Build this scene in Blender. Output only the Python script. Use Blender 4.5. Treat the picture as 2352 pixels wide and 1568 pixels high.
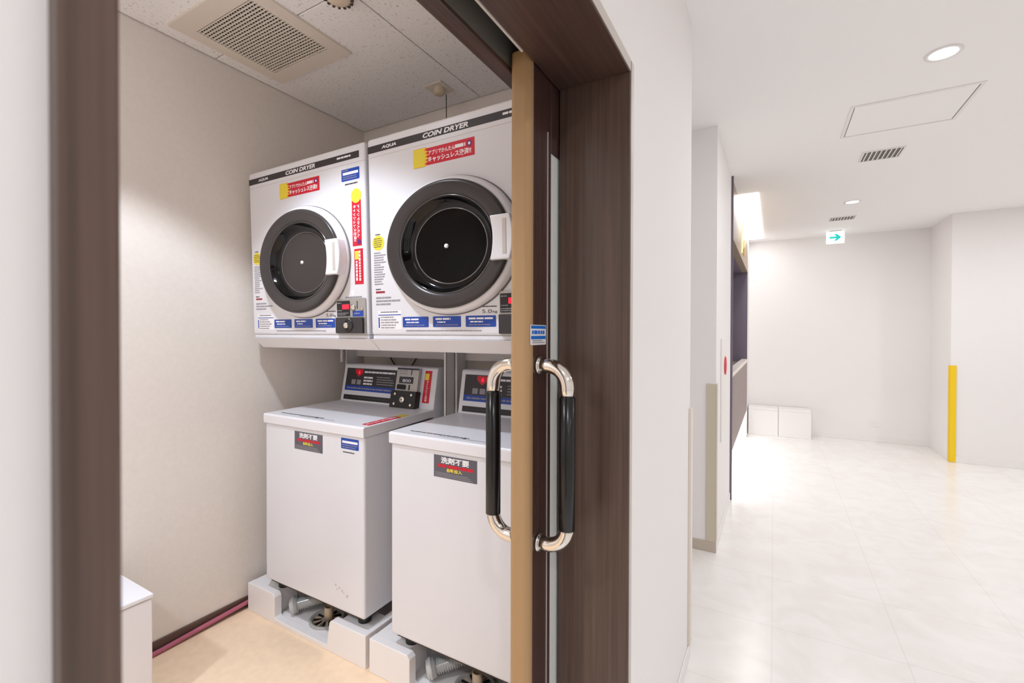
import bpy, bmesh, math, random
from mathutils import Matrix, Vector
random.seed(7)
S = bpy.context.scene
for o in list(bpy.data.objects):
    bpy.data.objects.remove(o, do_unlink=True)
COL = S.collection
R = math.radians

# ------------------------------------------------------------------ camera
F_PX = 1057.0
cam_d = bpy.data.cameras.new('camera')
cam = bpy.data.objects.new('camera', cam_d); COL.objects.link(cam)
S.camera = cam
cam_d.sensor_fit = 'HORIZONTAL'; cam_d.sensor_width = 36.0
cam_d.lens = 36.0 * F_PX / 2352
cam_d.shift_x = 0.0
cam_d.shift_y = -(784 - 774.2) / 2352
cam_d.clip_start = 0.02; cam_d.clip_end = 60
yaw, pitch, roll = R(29.66), R(-0.5), 0.0025
cam.matrix_world = (Matrix.Translation((0, 0, 1.25)) @ Matrix.Rotation(yaw, 4, 'Z')
                    @ Matrix.Rotation(R(90) + pitch, 4, 'X') @ Matrix.Rotation(roll, 4, 'Z'))
cam_d.dof.use_dof = True
cam_d.dof.focus_distance = 1.9
cam_d.dof.aperture_fstop = 5.6

# ------------------------------------------------------------------ world, exposure, light
W = bpy.data.worlds.new('world'); S.world = W; W.use_nodes = True
W.node_tree.nodes['Background'].inputs[0].default_value = (1, 1, 1, 1)
W.node_tree.nodes['Background'].inputs[1].default_value = 0.05
S.view_settings.view_transform = 'Standard'
S.view_settings.look = 'None'
S.view_settings.exposure = 0.0
S.view_settings.gamma = 1.0
S.view_settings.use_curve_mapping = False
S.cycles.max_bounces = 10
S.cycles.diffuse_bounces = 6
S.cycles.glossy_bounces = 5
S.cycles.transparent_max_bounces = 8
S.cycles.sample_clamp_indirect = 6.0
S.cycles.caustics_reflective = False
S.cycles.caustics_refractive = False

P_DOWN = 11.5        # each corridor downlight
P_TROUGH = 5.0      # ceiling light panel by the reception counter
P_UNDER = 10.0        # strip light under the counter
P_LAUNDRY = 78.0     # laundry ceiling lamp near the dryers
P_LAUNDRY_FILL = 17.0        # added fill lamp, unseen further back in the laundry
COL_COR = (0.975, 0.99, 1.01)
COL_LAU = (0.90, 1.0, 1.14)

def area(name, loc, size, power, color, shape='DISK', size_y=None, rot=(0, 0, 0), spread=180, parent=None):
    d = bpy.data.lights.new(name, 'AREA'); d.shape = shape; d.size = size
    if size_y: d.size_y = size_y
    d.energy = power; d.color = color; d.spread = R(spread)
    o = bpy.data.objects.new(name, d); COL.objects.link(o)
    o.location = loc; o.rotation_euler = rot
    if parent: o.parent = parent
    return o

# ------------------------------------------------------------------ materials
def srgb(r, g, b):
    f = lambda c: (c / 255 / 12.92) if c / 255 <= 0.04045 else ((c / 255 + 0.055) / 1.055) ** 2.4
    return (f(r), f(g), f(b), 1)
MATS = {}
def mat(name, rgb, rough=0.5, metal=0.0, var=0.0, vscale=8.0, vstretch=(1, 1, 1), bump=0.0, bscale=200.0, coat=0.0, spec=0.5, emit=None, estr=0.0, trans=0.0, ior=1.45, alpha=1.0):
    m = bpy.data.materials.new(name); m.use_nodes = True
    nt = m.node_tree; b = nt.nodes['Principled BSDF']
    c = srgb(*rgb)
    b.inputs['Base Color'].default_value = c
    b.inputs['Roughness'].default_value = rough
    b.inputs['Metallic'].default_value = metal
    b.inputs['Specular IOR Level'].default_value = spec
    b.inputs['Coat Weight'].default_value = coat
    b.inputs['Transmission Weight'].default_value = trans
    b.inputs['IOR'].default_value = ior
    b.inputs['Alpha'].default_value = alpha
    if emit:
        b.inputs['Emission Color'].default_value = srgb(*emit); b.inputs['Emission Strength'].default_value = estr
    tc = nt.nodes.new('ShaderNodeTexCoord')
    if var > 0:
        mp = nt.nodes.new('ShaderNodeMapping'); mp.inputs['Scale'].default_value = vstretch
        n = nt.nodes.new('ShaderNodeTexNoise'); n.inputs['Scale'].default_value = vscale; n.inputs['Detail'].default_value = 5
        r = nt.nodes.new('ShaderNodeValToRGB')
        r.color_ramp.elements[0].position = 0.3; r.color_ramp.elements[1].position = 0.7
        r.color_ramp.elements[0].color = tuple(max(0, x * (1 - var)) for x in c[:3]) + (1,)
        r.color_ramp.elements[1].color = tuple(min(1, x * (1 + var)) for x in c[:3]) + (1,)
        nt.links.new(tc.outputs['Object'], mp.inputs[0]); nt.links.new(mp.outputs[0], n.inputs['Vector'])
        nt.links.new(n.outputs['Fac'], r.inputs[0]); nt.links.new(r.outputs[0], b.inputs['Base Color'])
    if bump > 0:
        n2 = nt.nodes.new('ShaderNodeTexNoise'); n2.inputs['Scale'].default_value = bscale; n2.inputs['Detail'].default_value = 3
        bp = nt.nodes.new('ShaderNodeBump'); bp.inputs['Strength'].default_value = bump; bp.inputs['Distance'].default_value = 0.002
        nt.links.new(tc.outputs['Object'], n2.inputs['Vector']); nt.links.new(n2.outputs['Fac'], bp.inputs['Height'])
        nt.links.new(bp.outputs[0], b.inputs['Normal'])
    MATS[name] = m
    return m

mat('wall_white', (241, 238, 237), 0.75, bump=0.06, bscale=260)
mat('ceiling_white', (248, 246, 245), 0.8, bump=0.03, bscale=220)
mat('wall_cream', (228, 219, 210), 0.8, var=0.02, vscale=60, bump=0.1, bscale=320)
mat('laundry_floor', (240, 213, 182), 0.42, var=0.045, vscale=30, bump=0.05, bscale=120)
mat('baseboard_brown', (92, 70, 60), 0.45)
mat('baseboard_beige', (196, 184, 170), 0.5)
mat('guard_beige', (206, 196, 176), 0.4)
mat('guard_pale', (232, 222, 212), 0.4)
mat('guard_yellow', (246, 206, 20), 0.4)
mat('enamel', (222, 221, 225), 0.28, coat=0.15, var=0.01, vscale=3)
mat('plastic_white', (228, 226, 229), 0.32)
mat('pan_white', (235, 231, 230), 0.35)
mat('seam_grey', (120, 114, 112), 0.6)
mat('black_plastic', (26, 24, 25), 0.32)
mat('charcoal', (52, 48, 50), 0.42)
mat('ring_dark', (60, 55, 54), 0.28, spec=0.4)
mat('gloss_black', (6, 6, 8), 0.06, spec=0.4)
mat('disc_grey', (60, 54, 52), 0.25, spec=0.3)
mat('disc_black', (12, 10, 9), 0.12, spec=0.12)
mat('glass_trim', (120, 116, 116), 0.15, metal=0.7)
mat('red', (204, 24, 48), 0.4)
mat('red_dark', (150, 30, 46), 0.4)
mat('yellow', (232, 210, 62), 0.45)
mat('orange', (240, 160, 40), 0.45)
mat('blue', (26, 70, 165), 0.4)
mat('blue_bright', (24, 110, 205), 0.4)
mat('purple', (96, 40, 120), 0.4)
mat('ink', (60, 58, 66), 0.6)
mat('ink_light', (150, 146, 152), 0.6)
mat('paper', (240, 238, 240), 0.4)
mat('steel_plate', (176, 172, 168), 0.32, metal=0.55)
mat('grey_label', (92, 90, 98), 0.4)
mat('led_red', (190, 20, 40), 0.3, emit=(255, 24, 50), estr=1.6)
mat('led_dark_red', (70, 10, 18), 0.3, emit=(200, 20, 40), estr=0.4)
mat('chrome', (225, 220, 212), 0.12, metal=1.0)
mat('grip_black', (20, 19, 19), 0.22)
mat('gold_edge', (172, 138, 98), 0.5, var=0.03, vscale=4, vstretch=(1, 1, .2))
mat('frosted_glass', (236, 240, 237), 0.25)
mat('dark_gap', (10, 9, 9), 0.9)
mat('aluminium', (150, 148, 140), 0.4, metal=0.6)
mat('light_edge', (200, 192, 185), 0.45)
mat('foam_grey', (170, 166, 160), 0.6)
mat('post_paint', (222, 218, 216), 0.4)
mat('pink_hose', (176, 96, 116), 0.4)
mat('drain_tan', (196, 172, 146), 0.5)
mat('hose_clear', (206, 206, 204), 0.15, alpha=0.75, spec=0.7)
mat('cable_dark', (70, 62, 56), 0.5)
mat('fan_ivory', (224, 214, 202), 0.5)
mat('detector_ivory', (222, 206, 184), 0.5)
mat('switch_ivory', (206, 190, 164), 0.5)
mat('diffuser', (255, 255, 255), 0.5, emit=(255, 250, 244), estr=9.0)
mat('trough_glow', (255, 255, 255), 0.5, emit=(255, 252, 248), estr=6.0)
mat('exit_white', (255, 255, 255), 0.4, emit=(245, 255, 252), estr=1.1)
mat('exit_green', (20, 180, 170), 0.4, emit=(20, 205, 190), estr=0.6)
mat('vent_grey', (118, 113, 110), 0.6)
mat('vent_white', (238, 234, 232), 0.5)
mat('niche_dark', (116, 106, 120), 0.55)
mat('counter_brown', (138, 120, 116), 0.45, var=0.12, vscale=20, vstretch=(1, 1, .1))
mat('fascia_wood', (150, 132, 110), 0.45, var=0.10, vscale=14, vstretch=(1, 1, .15))
mat('gold_letters', (232, 200, 120), 0.3, metal=0.6)
mat('counter_white', (226, 218, 212), 0.35)
mat('alarm_red', (214, 40, 56), 0.4)
mat('bench_white', (240, 237, 235), 0.45)

def wood(name, rgb, rough):
    m = bpy.data.materials.new(name); m.use_nodes = True
    nt = m.node_tree; b = nt.nodes['Principled BSDF']; c = srgb(*rgb)
    tc = nt.nodes.new('ShaderNodeTexCoord'); mp = nt.nodes.new('ShaderNodeMapping')
    mp.inputs['Scale'].default_value = (140, 140, 3.0)
    n = nt.nodes.new('ShaderNodeTexNoise'); n.inputs['Scale'].default_value = 1.0; n.inputs['Detail'].default_value = 6
    r = nt.nodes.new('ShaderNodeValToRGB')
    r.color_ramp.elements[0].position = 0.3; r.color_ramp.elements[0].color = tuple(x * .72 for x in c[:3]) + (1,)
    r.color_ramp.elements[1].position = 0.72; r.color_ramp.elements[1].color = tuple(x * 1.3 for x in c[:3]) + (1,)
    nt.links.new(tc.outputs['Object'], mp.inputs[0]); nt.links.new(mp.outputs[0], n.inputs['Vector'])
    nt.links.new(n.outputs['Fac'], r.inputs[0]); nt.links.new(r.outputs[0], b.inputs['Base Color'])
    b.inputs['Roughness'].default_value = rough
    MATS[name] = m; return mp
wood('wood_dark', (88, 69, 60), 0.36)
wood('wood_door', (72, 50, 46), 0.2)
wood('wood_head', (76, 56, 50), 0.38).inputs['Scale'].default_value = (140, 3.0, 140)

def ceiling_tile():
    m = bpy.data.materials.new('ceiling_tile'); m.use_nodes = True
    nt = m.node_tree; b = nt.nodes['Principled BSDF']
    tc = nt.nodes.new('ShaderNodeTexCoord'); mp = nt.nodes.new('ShaderNodeMapping')
    mp.inputs['Scale'].default_value = (165, 74, 60)
    n = nt.nodes.new('ShaderNodeTexNoise'); n.inputs['Scale'].default_value = 1.0; n.inputs['Detail'].default_value = 2.2
    r = nt.nodes.new('ShaderNodeValToRGB')
    e = r.color_ramp.elements
    e[0].position = 0.32; e[0].color = srgb(204, 197, 194)
    e[1].position = 0.375; e[1].color = srgb(242, 239, 238)
    nt.links.new(tc.outputs['Object'], mp.inputs[0]); nt.links.new(mp.outputs[0], n.inputs['Vector'])
    nt.links.new(n.outputs['Fac'], r.inputs[0]); nt.links.new(r.outputs[0], b.inputs['Base Color'])
    bp = nt.nodes.new('ShaderNodeBump'); bp.inputs['Strength'].default_value = 0.3; bp.inputs['Distance'].default_value = 0.002
    nt.links.new(r.outputs[0], bp.inputs['Height']); nt.links.new(bp.outputs[0], b.inputs['Normal'])
    b.inputs['Roughness'].default_value = 0.9
    MATS['ceiling_tile'] = m
ceiling_tile()

def corridor_floor():
    m = bpy.data.materials.new('marble_floor'); m.use_nodes = True
    nt = m.node_tree; b = nt.nodes['Principled BSDF']
    tc = nt.nodes.new('ShaderNodeTexCoord')
    n = nt.nodes.new('ShaderNodeTexNoise'); n.inputs['Scale'].default_value = 5; n.inputs['Detail'].default_value = 8
    n.inputs['Distortion'].default_value = 1.2
    r = nt.nodes.new('ShaderNodeValToRGB'); e = r.color_ramp.elements
    e[0].position = 0.35; e[0].color = srgb(242, 238, 235); e[1].position = 0.65; e[1].color = srgb(247, 245, 243)
    br = nt.nodes.new('ShaderNodeTexBrick'); br.offset = 0.0
    br.inputs['Scale'].default_value = 1.0; br.inputs['Mortar Size'].default_value = 0.0025
    br.inputs['Brick Width'].default_value = 0.45; br.inputs['Row Height'].default_value = 0.45
    br.inputs['Color1'].default_value = (1, 1, 1, 1); br.inputs['Color2'].default_value = (1, 1, 1, 1); br.inputs['Mortar'].default_value = (.93, .92, .91, 1)
    mx = nt.nodes.new('ShaderNodeMix'); mx.data_type = 'RGBA'; mx.blend_type = 'MULTIPLY'; mx.inputs['Factor'].default_value = 1
    nt.links.new(tc.outputs['Object'], n.inputs['Vector']); nt.links.new(tc.outputs['Object'], br.inputs['Vector'])
    nt.links.new(n.outputs['Fac'], r.inputs[0]); nt.links.new(r.outputs[0], mx.inputs['A']); nt.links.new(br.outputs['Color'], mx.inputs['B'])
    nt.links.new(mx.outputs['Result'], b.inputs['Base Color'])
    b.inputs['Roughness'].default_value = 0.22
    MATS['marble_floor'] = m
corridor_floor()

# ------------------------------------------------------------------ mesh builder
class Frame:
    """a drawing plane: x right, y up, n towards the viewer"""
    def __init__(s, o, x, y):
        s.o = Vector(o); s.x = Vector(x).normalized(); s.y = Vector(y).normalized(); s.n = s.x.cross(s.y)
    def p(s, a, b, h): return s.o + s.x * a + s.y * b + s.n * h

class MB:
    def __init__(s): s.bm = bmesh.new(); s.mats = []
    def mi(s, m):
        if m not in s.mats: s.mats.append(m)
        return s.mats.index(m)
    def merge(s, b2, m, smooth=False):
        i = s.mi(m)
        for f in b2.faces: f.material_index = i; f.smooth = smooth
        me = bpy.data.meshes.new('tmp'); b2.to_mesh(me); b2.free()
        s.bm.from_mesh(me); bpy.data.meshes.remove(me)
    def box(s, x0, x1, y0, y1, z0, z1, m, bev=0.0, seg=2):
        b = bmesh.new(); bmesh.ops.create_cube(b, size=1)
        sx, sy, sz = x1 - x0, y1 - y0, z1 - z0
        for v in b.verts: v.co = Vector((x0 + (v.co.x + .5) * sx, y0 + (v.co.y + .5) * sy, z0 + (v.co.z + .5) * sz))
        if bev > 0:
            bev = min(bev, .49 * min(abs(sx), abs(sy), abs(sz)))
            bmesh.ops.bevel(b, geom=b.edges[:], offset=bev, segments=seg, affect='EDGES', profile=0.5)
        bmesh.ops.recalc_face_normals(b, faces=b.faces[:])
        s.merge(b, m); return s
    def prism(s, pts, axis, a, c, m, bev=0.0, seg=2):
        """polygon pts in the two other axes, extruded along axis from a to c"""
        b = bmesh.new()
        def co(u, v, w): return {'x': (w, u, v), 'y': (u, w, v), 'z': (u, v, w)}[axis]
        v0 = [b.verts.new(co(u, v, a)) for u, v in pts]; v1 = [b.verts.new(co(u, v, c)) for u, v in pts]
        b.faces.new(v0); b.faces.new(v1)
        for i in range(len(pts)):
            j = (i + 1) % len(pts); b.faces.new((v0[i], v0[j], v1[j], v1[i]))
        bmesh.ops.recalc_face_normals(b, faces=b.faces[:])
        if bev > 0: bmesh.ops.bevel(b, geom=b.edges[:], offset=bev, segments=seg, affect='EDGES', profile=0.5)
        s.merge(b, m); return s
    # ---- things drawn on a frame
    def rect(s, fr, x0, y0, x1, y1, m, h0=0.0, h1=0.0006, rad=0.0):
        if rad > 0:
            pts = []
            for cx, cy, a0 in ((x1 - rad, y1 - rad, 0), (x0 + rad, y1 - rad, 90), (x0 + rad, y0 + rad, 180), (x1 - rad, y0 + rad, 270)):
                for k in range(5):
                    a = R(a0 + 22.5 * k); pts.append((cx + rad * math.cos(a), cy + rad * math.sin(a)))
        else: pts = [(x0, y0), (x1, y0), (x1, y1), (x0, y1)]
        return s.poly(fr, pts, m, h0, h1)
    def poly(s, fr, pts, m, h0=0.0, h1=0.0006):
        b = bmesh.new()
        v0 = [b.verts.new(fr.p(u, v, h0)) for u, v in pts]; v1 = [b.verts.new(fr.p(u, v, h1)) for u, v in pts]
        b.faces.new(v0); b.faces.new(v1); n = len(pts)
        for i in range(n): b.faces.new((v0[i], v0[(i + 1) % n], v1[(i + 1) % n], v1[i]))
        bmesh.ops.recalc_face_normals(b, faces=b.faces[:]); s.merge(b, m); return s
    def disc(s, fr, cx, cy, r, m, h0=0.0, h1=0.0006, n=32, sx=1.0):
        return s.poly(fr, [(cx + sx * r * math.cos(2 * math.pi * k / n), cy + r * math.sin(2 * math.pi * k / n)) for k in range(n)], m, h0, h1)
    def lathe(s, fr, cx, cy, prof, m, n=64, sx=1.0, smooth=True, close=False):
        """prof: list of (radius, height above frame)"""
        b = bmesh.new(); rings = []
        for r, h in prof:
            if r < 1e-6: rings.append([b.verts.new(fr.p(cx, cy, h))])
            else: rings.append([b.verts.new(fr.p(cx + sx * r * math.cos(2 * math.pi * k / n), cy + r * math.sin(2 * math.pi * k / n), h)) for k in range(n)])
        pairs = list(zip(rings[:-1], rings[1:])) + ([(rings[-1], rings[0])] if close else [])
        for A, B in pairs:
            for k in range(n):
                j = (k + 1) % n
                if len(A) == 1 and len(B) == 1: continue
                if len(A) == 1: b.faces.new((A[0], B[k], B[j]))
                elif len(B) == 1: b.faces.new((A[k], A[j], B[0]))
                else: b.faces.new((A[k], A[j], B[j], B[k]))
        bmesh.ops.recalc_face_normals(b, faces=b.faces[:]); s.merge(b, m, smooth); return s
    def tube(s, pts, r, m, n=14, smooth=True, caps=True):
        b = bmesh.new(); pts = [Vector(p) for p in pts]; rings = []
        rs = r if isinstance(r, (list, tuple)) else [r] * len(pts)
        up = None
        for i, p in enumerate(pts):
            t = (pts[min(i + 1, len(pts) - 1)] - pts[max(i - 1, 0)]).normalized()
            if up is None:
                up = t.orthogonal().normalized()
            up = (up - t * up.dot(t)).normalized(); sd = t.cross(up)
            rings.append([b.verts.new(p + (up * math.cos(2 * math.pi * k / n) + sd * math.sin(2 * math.pi * k / n)) * rs[i]) for k in range(n)])
        for A, B in zip(rings[:-1], rings[1:]):
            for k in range(n): b.faces.new((A[k], A[(k + 1) % n], B[(k + 1) % n], B[k]))
        if caps: b.faces.new(rings[0]); b.faces.new(rings[-1])
        bmesh.ops.recalc_face_normals(b, faces=b.faces[:]); s.merge(b, m, smooth); return s
    def text(s, fr, txt, x, y, h, m, width=None, shear=0.0, bold=0.0, align='LEFT', h0=0.0004, h1=0.0009, vertical=False):
        cu = bpy.data.curves.new('t', 'FONT'); cu.body = txt; cu.size = 1.0; cu.shear = shear; cu.offset = bold; cu.resolution_u = 3
        ob = bpy.data.objects.new('t', cu); COL.objects.link(ob)
        dg = bpy.context.evaluated_depsgraph_get(); dg.update()
        me = bpy.data.meshes.new_from_object(ob.evaluated_get(dg))
        bpy.data.objects.remove(ob, do_unlink=True); bpy.data.curves.remove(cu)
        if not me.vertices: return s
        xs = [v.co.x for v in me.vertices]; ys = [v.co.y for v in me.vertices]
        x0, x1, y0, y1 = min(xs), max(xs), min(ys), max(ys)
        ky = h / max(1e-6, y1 - y0); kx = (width / (x1 - x0)) if width else ky
        b = bmesh.new(); b.from_mesh(me); bpy.data.meshes.remove(me)
        ext = bmesh.ops.extrude_face_region(b, geom=b.faces[:])
        top = {v for v in ext['geom'] if isinstance(v, bmesh.types.BMVert)}
        wdt = (x1 - x0) * kx
        ox = x - (wdt if align == 'RIGHT' else wdt / 2 if align == 'CENTER' else 0)
        for v in b.verts:
            a, c = (v.co.x - x0) * kx, (v.co.y - y0) * ky
            hh = h1 if v in top else h0
            if vertical: v.co = fr.p(x + c, y - a, hh)
            else: v.co = fr.p(ox + a, y + c, hh)
        bmesh.ops.recalc_face_normals(b, faces=b.faces[:])
        s.merge(b, m); return s
    def lines(s, fr, x0, x1, y0, y1, n, m, h=0.0011, fill=0.45, seed=1, ragged=0.35):
        """n rows of small illegible print"""
        rd = random.Random(seed); st = (y1 - y0) / n
        for k in range(n):
            y = y1 - (k + 1) * st; x = x0; end = x1 - rd.random() * ragged * (x1 - x0)
            while x < end:
                w = st * rd.uniform(.5, 2.6); xe = min(end, x + w)
                s.rect(fr, x, y + st * (1 - fill) / 2, xe, y + st * (1 + fill) / 2, m, 0.0003, h); x = xe + st * .25
        return s
    def build(s, name, parent=None, xf=None):
        if xf:
            for v in s.bm.verts: v.co = xf(v.co)
        me = bpy.data.meshes.new(name); s.bm.to_mesh(me); s.bm.free()
        for m in s.mats: me.materials.append(MATS[m])
        o = bpy.data.objects.new(name, me); COL.objects.link(o)
        if parent: o.parent = parent
        return o

def tag(o, label, cat, group=None):
    o['label'] = label; o['category'] = cat
    if group: o['group'] = group
    return o
def thing(name, label, cat, loc=(0, 0, 0), group=None):
    o = bpy.data.objects.new(name, None); COL.objects.link(o); o.location = loc; o.empty_display_size = .1
    return tag(o, label, cat, group)
def struct(mb, name, parent=None):
    o = mb.build(name, parent)
    if not parent: o['kind'] = 'structure'
    return o
def lab(o, text): o['label'] = text; return o

# ------------------------------------------------------------------ room shell
CL, CZ = 2.42, 2.43          # laundry / corridor ceilings
XL, YB = -2.09, 1.917        # laundry left wall, laundry back wall
XW = -0.28                   # corridor side of the partition
YF = 6.72                    # corridor far wall
struct(MB().box(XW - .15, 3.3, -2.6, YF + .1, -.1, 0, 'marble_floor').box(-1.0, XW - .15, 1.98, YF + .1, -.1, 0, 'marble_floor'), 'floor')
struct(MB().box(XL - .1, XW - .15, -1.4, YB + .06, -.1, 0, 'laundry_floor'), 'floor_laundry')
# laundry ceiling: boards with narrow joints under a dark backing
c = MB().box(XL - .1, -.5, -1.4, YB + .06, CL + .012, CL + .05, 'dark_gap')
g = .0022
for x0, x1, ys in ((XL + .004, -1.273, (-1.36, -.73, .18, 1.092, YB - .003)), (-1.273, -.52, (-1.36, -.27, .64, YB - .003))):
    for ya, yb in zip(ys[:-1], ys[1:]):
        c.box(x0 + g, x1 - g, ya + g, yb - g, CL, CL + .012, 'ceiling_tile', .0015, 1)
struct(c, 'ceiling_laundry')
struct(MB().box(XW - .15, 3.3, -2.6, YF + .1, CZ, CZ + .1, 'ceiling_white').box(-1.0, XW - .15, 1.98, YF + .1, CZ, CZ + .1, 'ceiling_white'), 'ceiling')
struct(MB().box(XL - .1, XL, -1.4, YB + .06, 0, CL + .05, 'wall_cream'), 'wall_left')
struct(MB().box(XL, -.425, YB, YB + .06, 0, CL + .05, 'wall_cream'), 'wall_back')
struct(MB().box(XL, -.425, -1.4, -1.3, 0, CL + .05, 'wall_cream'), 'wall_front')
# partition between the laundry and the corridor, with the door opening
pw = MB()
pw.box(-.425, XW, 1.0, 1.88, 0, CZ, 'wall_white')
pw.box(-.425, -.36, 1.88, 1.98, 0, CZ, 'wall_white')
pw.box(-.425, XW, -2.6, .0762, 0, CZ, 'wall_white')
pw.box(-.425, XW, .073, 1.0, 1.832, CZ, 'wall_white')
struct(pw, 'wall_partition')
struct(MB().box(-.53, -.425, -1.3, YB, 1.96, CL + .02, 'wall_cream'), 'wall_lintel')
# alcove and left side of the corridor
struct(MB().box(-.8, -.75, 1.98, 2.85, 0, CZ, 'wall_white').box(-.8, -.36, 1.96, 1.985, 0, CZ, 'wall_white'), 'wall_alcove')
lw = MB()
lw.box(-.8, -.285, 2.85, 3.82, 0, CZ, 'wall_white')
lw.box(-1.3, -.285, 6.22, YF, 0, CZ, 'wall_white')
struct(lw, 'wall_corridor')
struct(MB().box(-1.3, 1.505, YF, YF + .1, 0, CZ, 'wall_white'), 'wall_far')
struct(MB().box(1.505, 3.3, 6.04, YF + .1, 0, CZ, 'wall_white'), 'wall_corner')
struct(MB().box(3.2, 3.3, -2.6, 6.04, 0, CZ, 'wall_white'), 'wall_right')
struct(MB().box(XW, 3.3, -2.7, -2.6, 0, CZ, 'wall_white'), 'wall_rear')
# skirting
struct(MB().box(XL, XL + .008, -1.3, YB, 0, .048, 'baseboard_brown', .002, 1), 'baseboard_left')
struct(MB().box(XL + .008, -.43, YB - .008, YB, 0, .045, 'baseboard_brown', .002, 1), 'baseboard_back')
bb = MB()
bb.box(XW, XW + .006, 1.0, 1.886, 0, .06, 'wall_white', .002, 1)
bb.box(XW, XW + .006, -2.6, .07, 0, .06, 'wall_white', .002, 1)
struct(bb, 'baseboard_partition')
bb = MB()
bb.box(-.75, -.279, 2.844, 2.85, 0, .06, 'baseboard_beige', .002, 1)
bb.box(-.285, -.279, 2.850, 3.80, 0, .06, 'bench_white', .002, 1)
struct(bb, 'baseboard_alcove')
bb = MB()
bb.box(-.3, 1.505, YF - .006, YF, 0, .06, 'bench_white', .002, 1)
bb.box(1.499, 1.505, 6.04, YF, 0, .06, 'bench_white', .002, 1)
bb.box(1.505, 3.2, 6.034, 6.04, 0, .06, 'bench_white', .002, 1)
struct(bb, 'baseboard_far')

# door casing
struct(MB().box(-.432, -.268, .975, 1.0, 0, 1.832, 'wood_dark', .002, 1).box(-.2685, -.2672, .981, .999, 0, 1.83, 'light_edge'), 'trim_1')  # pale strip on the front edge paints in its sheen
h = MB().box(-.432, -.268, .073, .975, 1.805, 1.832, 'wood_head', .002, 1)
h.box(-.2685, -.2672, .073, .975, 1.807, 1.830, 'light_edge')  # front face coloured pale to show it catching the corridor light
h.box(-.436, -.432, .073, .80, 1.803, 1.812, 'light_edge')
struct(h, 'trim_2')
struct(MB().box(-.432, -.268, .0762, .098, 0, 1.805, 'wood_dark', .002, 1), 'trim_3')
# pelmet board on the laundry side with the sliding track behind it
struct(MB().box(-.52, -.486, -.6, YB, 1.80, 1.96, 'wood_head', .002, 1).box(-.4862, -.4852, -.6, YB, 1.81, 1.94, 'aluminium').box(-.486, -.425, -.6, YB, 1.93, 1.96, 'dark_gap'), 'trim_4')

# ------------------------------------------------------------------ sliding door
d1 = bpy.data.objects.new('door_1', None); COL.objects.link(d1); d1.location = (-.4575, .832, 0); d1['kind'] = 'structure'
d1['label'] = 'dark brown sliding door with gold front edge, half open at the laundry entrance'
DX, DY = -.4575, .832
def dl(v): return v - Vector((DX, DY, 0))
leaf = MB()
leaf.box(-.4808, -.4342, .849, .937, .012, 1.83, 'wood_door', .001, 1)          # stile
leaf.box(-.481, -.434, 1.02, 1.70, .012, 1.83, 'wood_door', .001, 1)
leaf.box(-.481, -.434, .937, 1.02, 1.652, 1.83, 'wood_door', .001, 1)
leaf.box(-.481, -.434, .937, 1.02, .012, .16, 'wood_door', .001, 1)
leaf.box(-.4345, -.4325, .9165, .9185, .14, 1.69, 'light_edge')              # bead line round the pane
leaf.build('door_leaf', d1, dl)
lab(MB().box(-.478, -.437, .937, 1.02, .16, 1.652, 'frosted_glass').build('glass_pane', d1, dl), 'frosted glass strip')
b = MB()
prof = [(-.481, .850)] + [(-.468 - .013 * math.cos(R(15 * k)), .845 - .013 * math.sin(R(15 * k))) for k in range(7)] + [(-.447 + .013 * math.sin(R(15 * k)), .845 - .013 * math.cos(R(15 * k))) for k in range(7)] + [(-.434, .850)]
b.prism(prof, 'z', .012, 1.83, 'gold_edge')
lab(b.build('edge_bumper', d1, dl), 'gold coloured rounded edge strip')
def handle(sgn, name):
    x0 = -.434 if sgn > 0 else -.481
    xb = x0 + sgn * .066
    y, r, zt, zb, rad = .8765, .0152, 1.182, .806, .045
    pts_t, pts_b = [(x0, y, zt)], []
    for k in range(9):
        a = R(90 * k / 8); pts_t.append((xb - sgn * rad + sgn * rad * math.sin(a), y, zt - rad + rad * math.cos(a)))
    g1, g0 = 1.118, .846
    pts_t.append((xb, y, g1)); pts_b = [(xb, y, g0)]
    for k in range(9):
        a = R(90 * k / 8); pts_b.append((xb - sgn * rad + sgn * rad * math.cos(a), y, zb + rad - rad * math.sin(a)))
    pts_b.append((x0, y, zb))
    hd = MB().tube(pts_t, r, 'chrome', 20).tube(pts_b, r, 'chrome', 20)
    for z in (zt, zb):
        hd.tube([(x0, y, z), (x0 + sgn * .006, y, z)], .0195, 'chrome', 24)
        hd.tube([(x0 + sgn * .006, y, z), (x0 + sgn * .008, y, z)], .0175, 'chrome', 24)
    ho = lab(hd.build(name, d1, dl), 'chrome pull handle')
    gp = MB().tube([(xb, y, g0 - .001), (xb, y, g0), (xb, y, g1), (xb, y, g1 + .001)], [.0150, .0168, .0168, .0150], 'grip_black', 24)
    lab(gp.build('handle_grip', ho, dl), 'black grip')
handle(1, 'door_handle'); handle(-1, 'door_handle')
fr = Frame((-.434, .838, 1.2255), (0, 1, 0), (0, 0, 1))
st = MB().rect(fr, 0, 0, .073, .042, 'paper', rad=.003)
st.rect(fr, .002, .034, .071, .0405, 'blue_bright', .0004, .0009)
st.rect(fr, .002, .012, .071, .019, 'blue_bright', .0004, .0009)
st.lines(fr, .006, .066, .021, .032, 1, 'blue_bright', seed=4, ragged=.1, fill=.7)
st.lines(fr, .008, .066, .003, .011, 2, 'ink_light', seed=5)
lab(st.build('door_sticker', d1, dl), 'blue and white notice sticker')

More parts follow.
